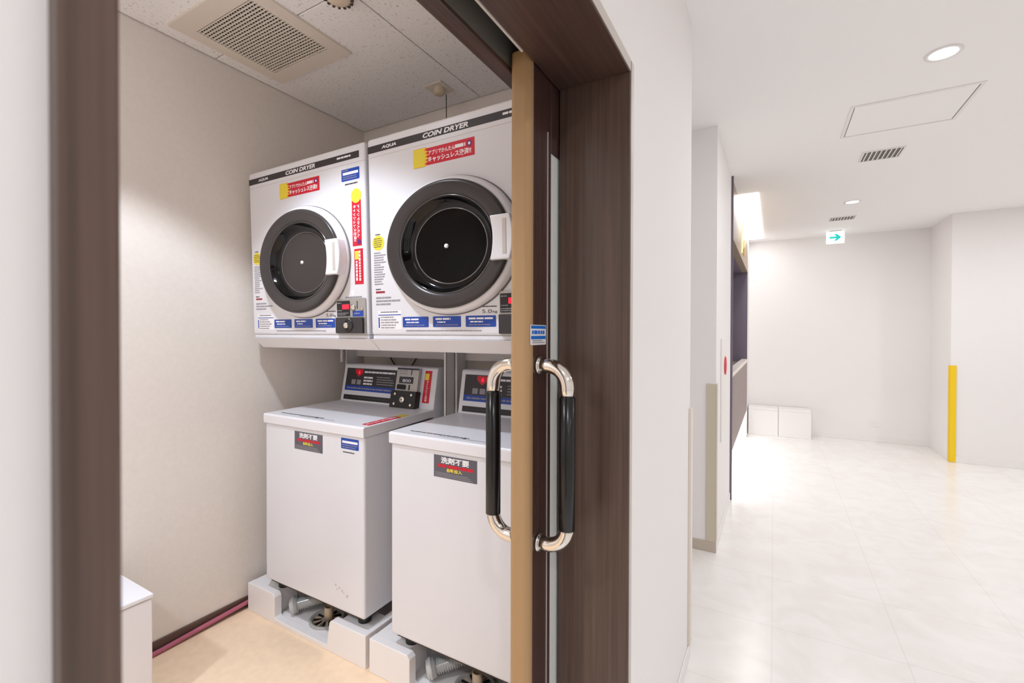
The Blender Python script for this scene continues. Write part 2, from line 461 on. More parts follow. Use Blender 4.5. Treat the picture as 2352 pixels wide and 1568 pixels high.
# ------------------------------------------------------------------ dryers
FX, FZ = (1, 0, 0), (0, 0, 1)
DW, DH, DD = .722, .724, .55
def lean(v):
    k = .031 * v.z * max(0.0, 1 - max(0, v.y) / DD)
    return Vector((v.x, v.y - k, v.z))
def qr_free_label(mb, fr, x0, y0, x1, y1, seed):
    mb.rect(fr, x0, y0, x1, y1, 'paper'); mb.lines(fr, x0 + .003, x1 - .003, y0 + .003, y1 - .003, 3, 'ink_light', seed=seed)
def cashless(fr, x0, y0, w, h_):
    s = MB()
    s.rect(fr, x0 + .045, y0, x0 + w, y0 + h_, 'red')
    def burst(wd, pad):
        pts = [(x0 - .002, y0 - .003 + pad), (x0 + wd - .008, y0 - .003 + pad)]
        for k in range(11):
            t = (k + .5) / 11; bulge = .008 * math.sin(math.pi * t)
            pts.append((x0 + wd - .006 + bulge + (.008 if k % 2 == 0 else -.004), y0 - .003 + pad + (h_ + .007 - 2 * pad) * t))
        return pts + [(x0 + wd - .008, y0 + h_ + .004 - pad), (x0 - .002, y0 + h_ + .004 - pad)]
    s.poly(fr, burst(.056, 0), 'orange', .0004, .0009)
    s.poly(fr, burst(.050, .001), 'yellow', .0008, .0013)
    s.text(fr, 'アプリでかんたん', x0 + .064, y0 + h_ * .56, h_ * .27, 'paper', width=w * .44, bold=.02)
    s.lines(fr, x0 + w * .68 + .004, x0 + w * .86, y0 + h_ * .58, y0 + h_ * .82, 1, 'paper', seed=2, ragged=0, fill=.8)
    s.disc(fr, x0 + w * .92, y0 + h_ * .70, h_ * .17, 'purple', .0004, .0009)
    s.disc(fr, x0 + w * .92, y0 + h_ * .70, h_ * .08, 'paper', .0008, .0012)
    s.text(fr, 'キャッシュレス決済!!', x0 + .062, y0 + h_ * .13, h_ * .36, 'paper', width=w * .70, bold=.03)
    return s
def vertical_strip(fr, x0, x1, y0, y1, burst, seed):
    s = MB(); s.rect(fr, x0, y0, x1, y1, 'red')
    w = x1 - x0
    if burst:
        s.disc(fr, (x0 + x1) / 2, y1 + w * .35, w * .56, 'yellow', .0004, .0011, n=20)
        s.text(fr, 'アプリでかんたん', x0 + w * .56, y1 - w * .35, w * .28, 'paper', width=(y1 - y0) * .72, vertical=True, bold=.02)
        s.text(fr, 'キャッシュレス決済!!', x0 + w * .12, y1 - w * .35, w * .34, 'paper', width=(y1 - y0) * .80, vertical=True, bold=.02)
        s.disc(fr, x0 + w * .72, y0 + w * .3, w * .2, 'purple', .0004, .0011)
    else:
        s.rect(fr, x0 + w * .08, y1 - (y1 - y0) * .3, x0 + w * .5, y1 - (y1 - y0) * .06, 'yellow', .0004, .0009)
        for k, xx in enumerate((.16, .52)):
            rd = random.Random(seed + k); y = y1 - (y1 - y0) * (.34 if k == 0 else .06)
            while y > y0 + .012:
                hh = rd.uniform(.006, .014); s.rect(fr, x0 + w * xx, max(y0 + .006, y - hh), x0 + w * (xx + .19), y, 'paper', .0004, .0009); y -= hh + .003
    return s
def dryer(X0, label, left):
    root = thing('coin_dryer', label, 'tumble dryer', (X0, 1.222, 1.228), 'coin dryers above the washing machines')
    fr = Frame((0, 0, 0), FX, FZ)
    cab = MB().box(0, DW, 0, DD, .014, DH, 'enamel', .009, 3)
    cab.box(.004, DW - .004, .004, DD, .0, .014, 'enamel', .002, 1)
    cab.box(.001, DW - .001, -.0006, .004, .655, .6562, 'light_edge')       # crease under the name strip
    cab.build('cabinet', root, lean)
    hb = MB().rect(fr, .003, .671, .694, .696, 'charcoal')
    hb.text(fr, 'AQUA', .072, .6765, .0125, 'paper', width=.070, shear=.2, bold=.035)
    hb.text(fr, 'COIN DRYER', .262, .6755, .0165, 'paper', width=.186, shear=.22, bold=.03)
    hb.lines(fr, .575, .650, .679, .691, 1, 'paper', seed=3, ragged=0, fill=.55)
    lab(hb.build('name_strip', root, lean), 'dark name strip with white lettering')
    # door
    cx, cz, sx = .368, .307, 1.2
    door = MB()
    door.lathe(fr, cx, cz, [(.223, .001), (.223, .010), (.219, .020), (.212, .026), (.198, .028), (.190, .020), (.190, .001)], 'plastic_white', 96, sx, close=True)
    do = door.build('door', root, lean)
    base = MB().lathe(fr, cx, cz, [(.2262, 0.0), (.2262, .0015), (.2225, .0015)], 'seam_grey', 96, sx)
    base.build('door_gasket', do, lean)
    rg = MB().lathe(fr, cx, cz, [(.200, .020), (.2055, .030), (.2055, .036), (.201, .041), (.192, .042), (.164, .034), (.156, .029), (.154, .022)], 'ring_dark', 96, sx)
    lab(rg.build('door_ring', do, lean), 'dark grey ring')
    bw = MB().lathe(fr, cx, cz, [(.1565, .030), (.1545, .032), (.1515, .028), (.141, .006), (.132, .002), (.124, .001)], 'gloss_black', 96, sx)
    bw.lathe(fr, cx, cz, [(.158, .0305), (.1568, .0325), (.1555, .0318)], 'glass_trim', 96, sx)
    bw.lathe(fr, cx, cz, [(.1245, .001), (.1230, .0035), (.1205, .002)], 'glass_trim', 96, sx)
    lab(bw.build('window_rim', do, lean), 'glossy black rim')
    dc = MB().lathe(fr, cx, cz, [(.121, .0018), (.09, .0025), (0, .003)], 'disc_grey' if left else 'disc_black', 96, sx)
    dc.lathe(fr, cx - .012, cz + .001, [(.0072, .003), (.007, .0062), (0, .007)], 'paper', 24, 1.1)
    lab(dc.build('door_window', do, lean), 'dark round window')
    # handle: white grip block biting into the ring
    hd = MB()
    z0, z1 = cz - .067, cz + .066
    pts = []
    for k in range(9):
        t = k / 8; z = z0 + (z1 - z0) * t
        pts.append((.553 + .010 * (1 - (2 * t - 1) ** 2) - .0, z))
    xr = lambda z: cx + sx * math.sqrt(max(0, .2215 ** 2 - (z - cz) ** 2))
    for k in range(9):
        t = 1 - k / 8; z = z0 + (z1 - z0) * t; pts.append((xr(z), z))
    bmh = MB(); bmh.poly(fr, pts, 'plastic_white', .016, .052)
    bmesh.ops.bevel(bmh.bm, geom=bmh.bm.edges[:], offset=.004, segments=2, affect='EDGES', profile=.5)
    bmh.box(.598, .612, -.0532, -.051, cz - .052, cz + .052, 'light_edge', .002, 1)
    lab(bmh.build('door_handle', do, lean), 'white handle grip')
    # stickers
    s = cashless(fr, .221, .584, .250, .056); lab(s.build('cashless_sticker', root, lean), 'red and yellow cashless payment sticker')
    for k, (xa, xb) in enumerate(((.155, .272), (.291, .407), (.426, .541))):
        s = MB().rect(fr, xa, .042, xb, .078, 'blue', rad=.003)
        s.lines(fr, xa + .012, xb - (.035 if k != 2 else .006), .062, .076, 1, 'paper', seed=11 + k, ragged=.2, fill=.4)
        s.lines(fr, xa + .018, xb - .04, .054, .063, 1, 'paper', seed=14 + k, ragged=.4, fill=.45)
        s.lines(fr, xa + .012, xb - .008, .045, .053, 1, 'ink_light', seed=17 + k, ragged=.2, fill=.3)
        lab(s.build('instruction_label', root, lean), 'blue instruction label')
    s = MB().rect(fr, .036, .034, .150, .101, 'paper')
    s.lines(fr, .05, .135, .094, .1, 1, 'ink', seed=21, ragged=.1)
    s.rect(fr, .038, .085, .148, .088, 'blue', .0004, .001); s.rect(fr, .038, .04, .044, .078, 'blue', .0004, .001)
    s.lines(fr, .05, .146, .036, .083, 5, 'ink_light', seed=22)
    lab(s.build('price_table', root, lean), 'small printed table label')
    s = MB()
    s.lines(fr, .022, .082, .195, .316, 14, 'ink_light', seed=23 + left, fill=.4, ragged=.5)
    s.rect(fr, .028, .166, .072, .173, 'red_dark'); s.lines(fr, .028, .16, .12, .155, 3, 'ink_light', seed=24, ragged=.6)
    s.lines(fr, .028, .06, .176, .184, 1, 'ink', seed=26)
    lab(s.build('printed_notice', root, lean), 'small grey printed instructions')
    s = MB().lines(fr, .17, .5, .026, .034, 1, 'ink_light', seed=25, ragged=.1)
    s.build('printed_line', root, lean)
    s = MB().disc(fr, .045, .347, .027, 'yellow', n=14, sx=1.1); s.lines(fr, .024, .066, .33, .366, 5, 'ink', seed=27, ragged=.2, fill=.3)
    s.lines(fr, .032, .056, .374, .381, 1, 'ink', seed=28)
    lab(s.build('round_sticker', root, lean), 'yellow round sticker')
    s = MB().text(fr, '5.0', .490, .085, .012, 'grey_label', width=.036).text(fr, 'kg', .530, .0835, .010, 'grey_label', width=.016)
    s.lines(fr, .492, .545, .103, .109, 1, 'ink', seed=29, ragged=0, fill=.5)
    lab(s.build('capacity_mark', root, lean), 'printed capacity mark')
    # coin unit
    cu = MB().rect(fr, .556, .016, .714, .152, 'steel_plate', 0, .004, rad=.006)
    co = lab(cu.build('coin_unit', root, lean), 'grey coin unit plate')
    s = MB().rect(fr, .560, .085, .630, .144, 'black_plastic', .004, .0055, rad=.003)
    s.rect(fr, .590, .112, .627, .130, 'led_red', .0054, .0062)
    s.lines(fr, .563, .585, .131, .140, 1, 'ink_light', h=.0064, seed=30, ragged=0); s.lines(fr, .563, .588, .104, .110, 1, 'ink_light', h=.0064, seed=31, ragged=0)
    s.lines(fr, .563, .627, .088, .1, 2, 'ink_light', h=.0064, seed=32)
    lab(s.build('display', co, lean), 'black display with red digits')
    s = MB().rect(fr, .645, .084, .701, .105, 'blue', .004, .005); s.lines(fr, .655, .69, .09, .1, 1, 'ink_light', h=.0056, seed=33)
    lab(s.build('coin_label', co, lean), 'small blue label')
    s = MB().lathe(fr, .650, .118, [(.012, .004), (.011, .010), (.006, .012), (0, .012)], 'chrome', 24)
    s.rect(fr, .668, .112, .672, .142, 'ink', .004, .0046); s.lathe(fr, .696, .113, [(.006, .004), (.005, .009), (0, .009)], 'chrome', 20)
    lab(s.build('coin_slot', co, lean), 'coin slot with chrome button')
    s = MB().rect(fr, .558, .020, .704, .080, 'charcoal', .004, .013, rad=.004)
    s.lathe(fr, .630, .050, [(.024, .0125), (.024, .0155), (.016, .0155), (.015, .013)], 'black_plastic', 32)
    s.lathe(fr, .618, .050, [(.013, .0125), (.012, .019), (.006, .020), (0, .020)], 'chrome', 6)
    s.disc(fr, .634, .070, .006, 'light_edge', .0126, .0146, n=16)
    lab(s.build('lock_plate', co, lean), 'dark lock plate with chrome lock')
    if left:
        s = MB().rect(fr, .598, .594, .694, .638, 'blue', rad=.003); s.rect(fr, .606, .616, .688, .626, 'paper', .0004, .001)
        s.lines(fr, .604, .64, .629, .636, 1, 'ink_light', seed=34); s.lines(fr, .606, .688, .598, .613, 2, 'ink_light', seed=35, ragged=.2, fill=.35)
        s.lines(fr, .616, .684, .577, .585, 1, 'ink', seed=36, ragged=0, fill=.5)
        lab(s.build('contact_sticker', root, lean), 'blue contact sticker')
        s = vertical_strip(fr, .650, .698, .347, .516, True, 40); lab(s.build('vertical_sticker', root, lean), 'tall red sticker with yellow top')
        s = vertical_strip(fr, .657, .703, .204, .336, False, 43); lab(s.build('vertical_sticker', root, lean), 'tall red sticker')
        s = MB(); s.rect(fr, .637, .164, .652, .182, 'paper'); s.lines(fr, .60, .70, .152, .162, 1, 'ink_light', seed=45)
        lab(s.build('printed_mark', root, lean), 'small printed mark')
    return root
dryer(-2.03, 'left white coin dryer with small door and two tall red stickers at its right edge', True)
dryer(-1.293, 'right white coin dryer, partly hidden behind the sliding door edge', False)

def stand(X0, label):
    root = thing('dryer_stand', label, 'stand', (X0, 1.222, 0), 'stands carrying the coin dryers')
    a = MB()
    pts = [(-.004, 1.2275), (.012, 1.2275), (.58, 1.2275), (.58, 1.195), (.06, 1.183), (.044, 1.183)]
    a.prism(pts, 'x', 0, .7345, 'plastic_white', .003, 2)
    a.build('shelf', root)
    for x0, y0, n in ((.008, .498, 'post'), (.728, .440, 'post')):
        p = MB()
        p.box(x0, x0 + .014, y0, y0 + .004, 0, 1.19, 'post_paint', .001, 1)
        if x0 < .3: p.box(x0, x0 + .004, y0, y0 + .10, 0, 1.19, 'post_paint', .001, 1)
        else: p.box(x0 + .010, x0 + .014, y0, y0 + .10, 0, 1.19, 'post_paint', .001, 1)
        p.build(n, root)
    MB().box(.012, .735, .575, .60, 1.12, 1.19, 'post_paint', .001, 1).build('cross_rail', root)
    if X0 < -1.5: MB().tube([(.016, .470, 1.19), (.016, .470, 1.093)], .0075, 'post_paint', 12).build('drain_tube', root)
    return root
stand(-2.03, 'white metal stand under the left coin dryer')
stand(-1.293, 'white metal stand under the right coin dryer')

# ------------------------------------------------------------------ washing machines
WW = .612
def washer(X0, label, left):
    root = thing('washing_machine', label, 'washing machine', (X0, 1.222, 0), 'top loading coin washers')
    fr = Frame((0, 0, 0), FX, FZ)
    c_ = MB().box(0, WW, 0, .50, .166, .858, 'enamel', .010, 3)
    c_.box(.004, WW - .004, .004, .49, .850, .856, 'enamel')
    c_.build('cabinet', root)
    MB().box(.016, WW - .016, .016, .494, .152, .168, 'charcoal', .002, 1).build('base_rim', root)
    for fx, fy in ((.055, .055), (WW - .055, .055), (.055, .42), (WW - .055, .42)):
        f = MB(); f2 = Frame((0, 0, .1242), (1, 0, 0), (0, 1, 0))
        f.lathe(f2, fx, fy, [(0, .0), (.026, .0), (.026, .014), (.014, .017), (.014, .029), (0, .029)], 'black_plastic', 20)
        lab(f.build('foot', root), 'black rubber foot')
    # lid
    l = MB()
    pts = [(-.007, .855), (-.008, .891), (-.003, .8965), (.41, .904), (.41, .872)]
    l.prism(pts, 'x', -.004, WW + .004, 'plastic_white', .003, 3)
    lo = l.build('lid', root)
    ft = Frame((0, 0, .8968), (1, 0, 0), (0, 1, .01816))
    s = MB(); s.lines(ft, .06, .36, .030, .046, 1, 'ink', seed=50 + left, ragged=.3, fill=.3); s.lines(ft, .20, .47, .022, .028, 1, 'ink_light', seed=52, ragged=.2, fill=.3)
    s.disc(ft, .30, .036, .007, 'ink', n=16)
    lab(s.build('lid_marking', lo), 'thin printed marking')
    if left:
        s = MB(); s.rect(ft, .568, .030, .606, .205, 'red', 0, .0011); s.rect(ft, .568, .205, .606, .25, 'yellow', 0, .0011)
        s.text(Frame(ft.p(.606, .036, 0), (0, 1, .01816), (-1, 0, 0)), 'キャッシュレス決済', 0, .010, .018, 'paper', width=.16, bold=.02, h0=.0008, h1=.0016)
        lab(s.build('lid_sticker', lo), 'red and yellow strip sticker')
    # control panel
    y0, y1, zt = .402, .436, 1.090
    cp = MB(); cp.prism([(y0, .900), (y1, zt - .006), (y1 + .008, zt), (.50, zt), (.50, .856), (y0 + .012, .856), (y0 + .012, .900)], 'x', 0, WW, 'enamel', .004, 2)
    po = cp.build('control_panel', root)
    ln = math.hypot(y1 - y0, zt - .006 - .900)
    fp = Frame((0, y0, .900), (1, 0, 0), (0, y1 - y0, zt - .006 - .900))
    s = MB().rect(fp, .022, .058, .375, .172, 'charcoal', 0, .0012, rad=.003)
    s.rect(fp, .022, .058, .375, .084, 'blue', .001, .0016)
    s.poly(fp, [(.085, .168), (.140, .168), (.140, .150), (.113, .128), (.085, .150)], 'led_dark_red', .001, .0018)
    s.text(fp, '6', .108, .143, .018, 'led_red', width=.012, h0=.0016, h1=.0024, bold=.03)
    s.rect(fp, .066, .090, .094, .114, 'ink_light', .001, .002); s.rect(fp, .104, .090, .132, .114, 'ink_light', .001, .002)
    s.lines(fp, .15, .36, .148, .162, 1, 'paper', h=.002, seed=60, ragged=.05, fill=.6)
    s.lines(fp, .15, .215, .088, .135, 3, 'paper', h=.002, seed=61, ragged=.1, fill=.55)
    s.lines(fp, .24, .36, .092, .138, 4, 'ink_light', h=.002, seed=62, ragged=.3, fill=.35)
    s.lines(fp, .04, .36, .062, .080, 1, 'ink_light', h=.0022, seed=63, ragged=0, fill=.35)
    lab(s.build('control_display', po), 'dark control display with red digits')
    s = MB().rect(fp, .022, .012, .365, .036, 'black_plastic', 0, .0012); s.lines(fp, .04, .34, .018, .030, 1, 'ink', h=.0018, seed=64, ragged=.1, fill=.5)
    lab(s.build('dark_strip', po), 'dark printed strip')
    s = MB().rect(fp, .386, .076, .520, .184, 'steel_plate', 0, .020, rad=.003)
    s.rect(fp, .405, .112, .492, .143, 'ink', .0199, .0206); s.text(fp, '800', .427, .118, .014, 'paper', width=.05, h0=.0205, h1=.021)
    s.rect(fp, .398, .083, .450, .106, 'gloss_black', .0199, .024, rad=.006)
    s.rect(fp, .474, .152, .479, .176, 'ink', .0199, .0206); s.lines(fp, .400, .46, .152, .176, 2, 'ink_light', h=.0208, seed=65)
    s.rect(fp, .386, .176, .520, .184, 'ink', .0195, .0204)
    s.rect(fp, .468, .082, .476, .106, 'ink', .0199, .022)
    cb = lab(s.build('coin_plate', po), 'steel coin plate')
    s = MB().rect(fp, .376, -.004, .528, .077, 'black_plastic', -.004, .034, rad=.004)
    s.lathe(fp, .452, .036, [(.015, .0335), (.015, .039), (.012, .041), (0, .041)], 'chrome', 24)
    s.disc(fp, .452, .036, .004, 'ink', .0405, .0416, n=12)
    for xx in (.404, .504):
        for yy in (.014, .060): s.disc(fp, xx, yy, .0058, 'chrome', .0335, .0365, n=12)
    lab(s.build('coin_box', po), 'black coin box with chrome lock')
    s = MB().rect(fp, .542, .030, .582, .178, 'red', 0, .001)
    s.rect(fp, .545, .135, .568, .165, 'yellow', .0008, .0014)
    s.text(fp, 'キャッシュレス決済', .555, .132, .013, 'paper', width=.095, bold=.02, vertical=True, h0=.0008, h1=.0015)
    lab(s.build('panel_sticker', po), 'red strip sticker')
    # front stickers
    xa = .203 if left else .198
    s = MB().rect(fr, xa, .766, xa + .176, .840, 'grey_label')
    s.text(fr, '洗剤不要', xa + .03, .814, .022, 'paper', width=.115, bold=.03)
    s.lines(fr, xa + .018, xa + .162, .800, .812, 1, 'red', seed=70, ragged=0, fill=.85)
    s.text(fr, '自動投入', xa + .055, .787, .0125, 'yellow', width=.062, bold=.03)
    s.lines(fr, xa + .006, xa + .16, .768, .784, 3, 'ink_light', seed=71, fill=.4)
    lab(s.build('detergent_sticker', root), 'dark grey sticker with white, red and yellow print')
    if left:
        s = MB().rect(fr, .487, .803, .584, .844, 'blue', rad=.003); s.rect(fr, .494, .825, .578, .834, 'paper', .0004, .001)
        s.lines(fr, .494, .578, .806, .822, 2, 'ink_light', seed=72, ragged=.2, fill=.35)
        s.lines(fr, .498, .56, .787, .794, 1, 'ink', seed=73, ragged=0, fill=.5)
        lab(s.build('contact_sticker', root), 'blue contact sticker')
        s = MB(); rd = random.Random(12)
        for k in range(7):
            xx = .455 + .012 * k + rd.uniform(-.004, .004); zz = .258 - .004 * k + rd.uniform(-.008, .008)
            s.disc(fr, xx, zz, rd.uniform(.003, .006), 'light_edge', 0, .0003, n=9)
        lab(s.build('scuff_mark', root), 'faint grey scuff mark')
    return root
washer(-1.945, 'left white top-loading washing machine with blue sticker on its front', True)
washer(-1.197, 'right white top-loading washing machine, partly behind the black door handle grip', False)

# ------------------------------------------------------------------ drain pans
PW, PD, PH = .745, .44, .124
def pan(X0, label):
    root = thing('drain_pan', label, 'drain pan', (X0, 1.207, 0), 'white drain pans under the washers')
    p = MB(); t = .034
    p.box(.003, PW - .003, .006, PD - .006, .0005, .018, 'pan_white')
    c0, c1 = .195, .545
    # front wall with the cut-out
    p.prism([(0, 0), (PW, 0), (PW, PH), (c1 + .014, PH), (c1 + .004, PH - .006), (c1, PH - .016), (c1 - .014, .024), (c1 - .022, .019), (c0 + .008, .019), (c0, .026), (c0, PH - .014), (c0 - .012, PH), (0, PH)], 'y', 0, t, 'pan_white', .002, 2)
    p.box(.0005, t, t - .012, PD - .004, .001, PH - .0008, 'pan_white', .003, 2); p.box(PW - t, PW - .0005, t - .012, PD - .004, .001, PH - .0008, 'pan_white', .003, 2)
    p.box(0, PW, PD - t, PD, 0, PH, 'pan_white', .003, 2)
    for x0, x1 in ((.02, .165), (PW - .165, PW - .02)):
        for ya, yb in ((.02, .135), (PD - .135, PD - .02)):
            p.box(x0, x1, ya, yb, .002, .1229, 'pan_white', .006, 2)
    # strip of grey lining on the inner floor
    p.build('tray', root)
    ff = Frame((0, 0, 0), (1, 0, 0), (0, 1, 0))
    g_ = MB(); gx, gy = .394, .112
    g_.lathe(ff, gx, gy, [(.074, .018), (.074, .026), (.070, .029), (.060, .026), (.058, .019), (0, .019)], 'foam_grey', 40)
    for k in range(18):
        a = 2 * math.pi * k / 18
        pts = [(gx + r_ * math.cos(a + s_), gy + r_ * math.sin(a + s_)) for r_, s_ in ((.026, -.09), (.056, -.07), (.056, .07), (.026, .09))]
        g_.poly(ff, pts, 'dark_gap' if k % 2 else 'drain_tan', .0195, .024)
    lab(g_.build('drain_cover', root), 'round slotted drain cover')
    MB().lathe(ff, gx + .01, gy, [(0, .02), (.018, .02), (.018, .078), (.013, .078), (.012, .05), (0, .05)], 'drain_tan', 24).build('drain_pipe', root)
    return root
pan(-2.055, 'left white plastic drain pan standing against the left wall')
pan(-1.290, 'right white plastic drain pan beside the sliding door')
def drain_hose(X0, label):
    root = thing('drain_hose', label, 'hose', (X0, 1.207, 0), 'clear corrugated drain hoses')
    a = MB(); p0 = Vector((.246, .074, .060)); p1 = Vector((.345, .170, .082)); n = 34
    pts, rs = [], []
    for k in range(n + 1):
        t = k / n; pts.append(p0.lerp(p1, t)); rs.append(.021 + (.008 if k % 2 else 0.0))
    a.tube(pts, rs, 'hose_clear', 20); a.build('corrugated_hose', root)
    d_ = (p0 - p1).normalized()
    e = MB(); e.tube([p0 + d_ * -.004, p0 + d_ * .022, p0 + d_ * .028, p0 + d_ * .030], [.033, .033, .028, .012], 'hose_clear', 20)
    e.tube([p0 + d_ * .008, p0 + d_ * .018], [.036, .036], 'hose_clear', 20)
    lab(e.build('hose_cap', root), 'glossy clear end cap')
drain_hose(-2.055, 'clear corrugated hose in the cut-out of the left drain pan')
drain_hose(-1.290, 'clear corrugated hose in the cut-out of the right drain pan')

# pink hose along the left wall
pts = [(-2.068, -.9, .009)]
for k in range(21):
    t = k / 20; y = .3 + 1.3 * t
    pts.append((-2.068 - .004 * t, y, .009 + .036 * max(0, (y - .85) / .75)))
tag(MB().tube(pts, .0095, 'pink_hose', 12).build('water_hose'), 'pink hose running along the floor at the left wall', 'hose')

# cord loop behind the washers
pts = [(-1.90 + .27 * t, 1.895, 1.175 - .135 * math.sin(math.pi * t)) for t in [k / 20 for k in range(21)]]
tag(MB().tube([(-1.92, 1.88, 1.30)] + pts + [(-1.61, 1.88, 1.30)], .0035, 'cable_dark', 8).build('power_cord'), 'thin dark cord hanging in a loop on the back wall below the dryer', 'cord')

# white cabinet in the lower left corner
wc = thing('storage_box', 'white box cabinet in the lower left corner against the laundry wall', 'cabinet', (-1.895, .42, 0))
MB().box(-.145, .145, -.30, .296, .012, .386, 'plastic_white', .003, 2).box(-.14, .14, -.28, .28, 0, .014, 'charcoal').build('body', wc)
MB().box(-.147, .147, -.303, .299, .388, .402, 'plastic_white', .003, 2).build('top_board', wc)

# ------------------------------------------------------------------ laundry ceiling fittings
DOWN = Frame((0, 0, 0), (1, 0, 0), (0, -1, 0))        # faces the floor
fan = thing('exhaust_fan', 'square ivory exhaust fan grille set in the laundry ceiling tiles', 'ventilation grille', (-1.77, 1.11, CL))
f = MB(); a, i_, j_ = .234, .176, .162
for x0, x1, y0, y1 in ((-a, a, -a, -j_), (-a, a, j_, a), (-a, -i_, -j_, j_), (i_, a, -j_, j_)):
    f.box(x0, x1, y0, y1, -.010, 0.0, 'fan_ivory')
f.build('frame', fan)
gm = MB()
n = 24
for k in range(n):
    y = -j_ + 2 * j_ * (k + .5) / n; gm.box(-i_, i_, y - .0027, y + .0027, -.009, -.005, 'fan_ivory')
for k in range(22):
    x = -i_ + 2 * i_ * (k + .5) / 22; gm.box(x - .0012, x + .0012, -j_, j_, -.0085, -.0055, 'fan_ivory')
gm.build('grille', fan)
MB().box(-i_, i_, -j_, j_, -.0025, -.0005, 'dark_gap').build('duct', fan)

sd = thing('smoke_detector', 'round ivory smoke detector on the laundry ceiling', 'smoke detector', (-1.305, 1.082, CL))
MB().lathe(DOWN, 0, 0, [(.055, 0), (.055, .012), (.050, .022), (.036, .030), (.030, .034), (0, .036)], 'detector_ivory', 40).build('housing', sd)
v = MB()
for k in range(16):
    an = 2 * math.pi * k / 16; v.poly(DOWN, [(.040 * math.cos(an - .1), .040 * math.sin(an - .1)), (.051 * math.cos(an - .08), .051 * math.sin(an - .08)), (.051 * math.cos(an + .08), .051 * math.sin(an + .08)), (.040 * math.cos(an + .1), .040 * math.sin(an + .1))], 'cable_dark', .0205, .0285)
lab(v.build('vent_slot', sd), 'dark vent slots')

ps = thing('pull_switch', 'small ivory ceiling pull switch with hanging cord above the right dryer', 'switch', (-1.40, 1.745, CL))
MB().box(-.052, .052, -.052, .052, -.006, 0, 'fan_ivory', .002, 1).build('base_plate', ps)
MB().lathe(DOWN, .008, .005, [(.026, .006), (.026, .030), (.020, .036), (0, .036)], 'switch_ivory', 28).build('switch_body', ps)
MB().tube([(.030, .02, -.03), (.031, .02, -.2), (.029, .021, -.42)], .0022, 'cable_dark', 8).build('cord', ps)

# laundry ceiling lamp (just outside the picture) and an added fill lamp
def lamp(x, y, label, power, fill_power, spot):
    ll = thing('ceiling_lamp', label, 'ceiling lamp', (x, y, CL), 'round laundry ceiling lamps')
    MB().lathe(DOWN, 0, 0, [(.09, 0), (.09, .006), (.075, .007)], 'plastic_white', 40).build('ring', ll)
    MB().lathe(DOWN, 0, 0, [(.075, .003), (0, .003)], 'diffuser', 40).build('diffuser', ll)
    if spot:
        sp = bpy.data.lights.new('lamp_light', 'SPOT'); sp.energy = power; sp.color = COL_LAU
        sp.spot_size = R(102); sp.spot_blend = .30; sp.shadow_soft_size = .05
        so = bpy.data.objects.new('lamp_light', sp); COL.objects.link(so); so.parent = ll; so.location = (0, 0, -.012)
    else:
        area('lamp_light', (0, 0, -.012), .14, power, COL_LAU, spread=125, parent=ll)
    pd = bpy.data.lights.new('fill_point', 'POINT'); pd.energy = fill_power; pd.color = COL_LAU; pd.shadow_soft_size = .10  # added fill point below the lamp, lifts the ceiling and surroundings
    po_ = bpy.data.objects.new('fill_point', pd); COL.objects.link(po_); po_.parent = ll; po_.location = (0, 0, -.16)
lamp(-1.4, .60, 'recessed ceiling lamp of the laundry room nearest the dryers', P_LAUNDRY, 1.0, True)
lamp(-1.25, -.75, 'added fill lamp on the unseen laundry ceiling', P_LAUNDRY_FILL, 2.5, False)  # added fill, lights the machine fronts and the wall under the dryers

# ------------------------------------------------------------------ corridor fittings
def downlight(x, y, label, k=1.0):
    t = thing('downlight', label, 'downlight', (x, y, CZ), 'recessed ceiling downlights')
    MB().lathe(DOWN, 0, 0, [(.062, 0), (.062, .004), (.048, .005), (.046, .0015)], 'vent_white', 40).build('trim_ring', t)
    MB().lathe(DOWN, 0, 0, [(.047, .002), (0, .002)], 'diffuser', 40).build('diffuser', t)
    area('downlight_light', (0, 0, -.008), .09, P_DOWN * k, COL_COR, parent=t)
downlight(.61, 2.58, 'larger ceiling downlight nearest the camera, beside the access hatch', .66)
downlight(.60, 5.08, 'far ceiling downlight beside the far air vent', .95)
for (x, y, k, l_) in ((.6, -.75, 1.05, 'added unseen ceiling downlight behind the camera beside the left wall'), (2.2, 2.6, .5, 'added unseen ceiling downlight right of the access hatch'),  # added downlights out of view, placed to balance the light on the walls
                      (2.2, -.2, .5, 'added unseen ceiling downlight right of the camera'), (2.3, 4.8, .85, 'added unseen ceiling downlight in front of the wall with the yellow guard'),
                      (2.2, -1.7, .8, 'added unseen ceiling downlight behind the camera on the right')):
    downlight(x, y, l_, k)

ah = thing('ceiling_hatch', 'square white access hatch outlined in the corridor ceiling', 'access hatch', (.597, 3.18, CZ))
f = MB()
for x0, x1, y0, y1 in ((-.258, .258, -.222, -.206), (-.258, .258, .206, .222), (-.258, -.242, -.206, .206), (.242, .258, -.206, .206)):
    f.box(x0, x1, y0, y1, -.004, 0, 'vent_white', .001, 1)
f.build('frame', ah)
MB().box(-.238, .238, -.202, .202, -.003, 0, 'ceiling_white', .001, 1).build('panel', ah)
MB().box(-.242, .242, -.206, .206, -.0008, 0, 'seam_grey').build('shadow_gap', ah)

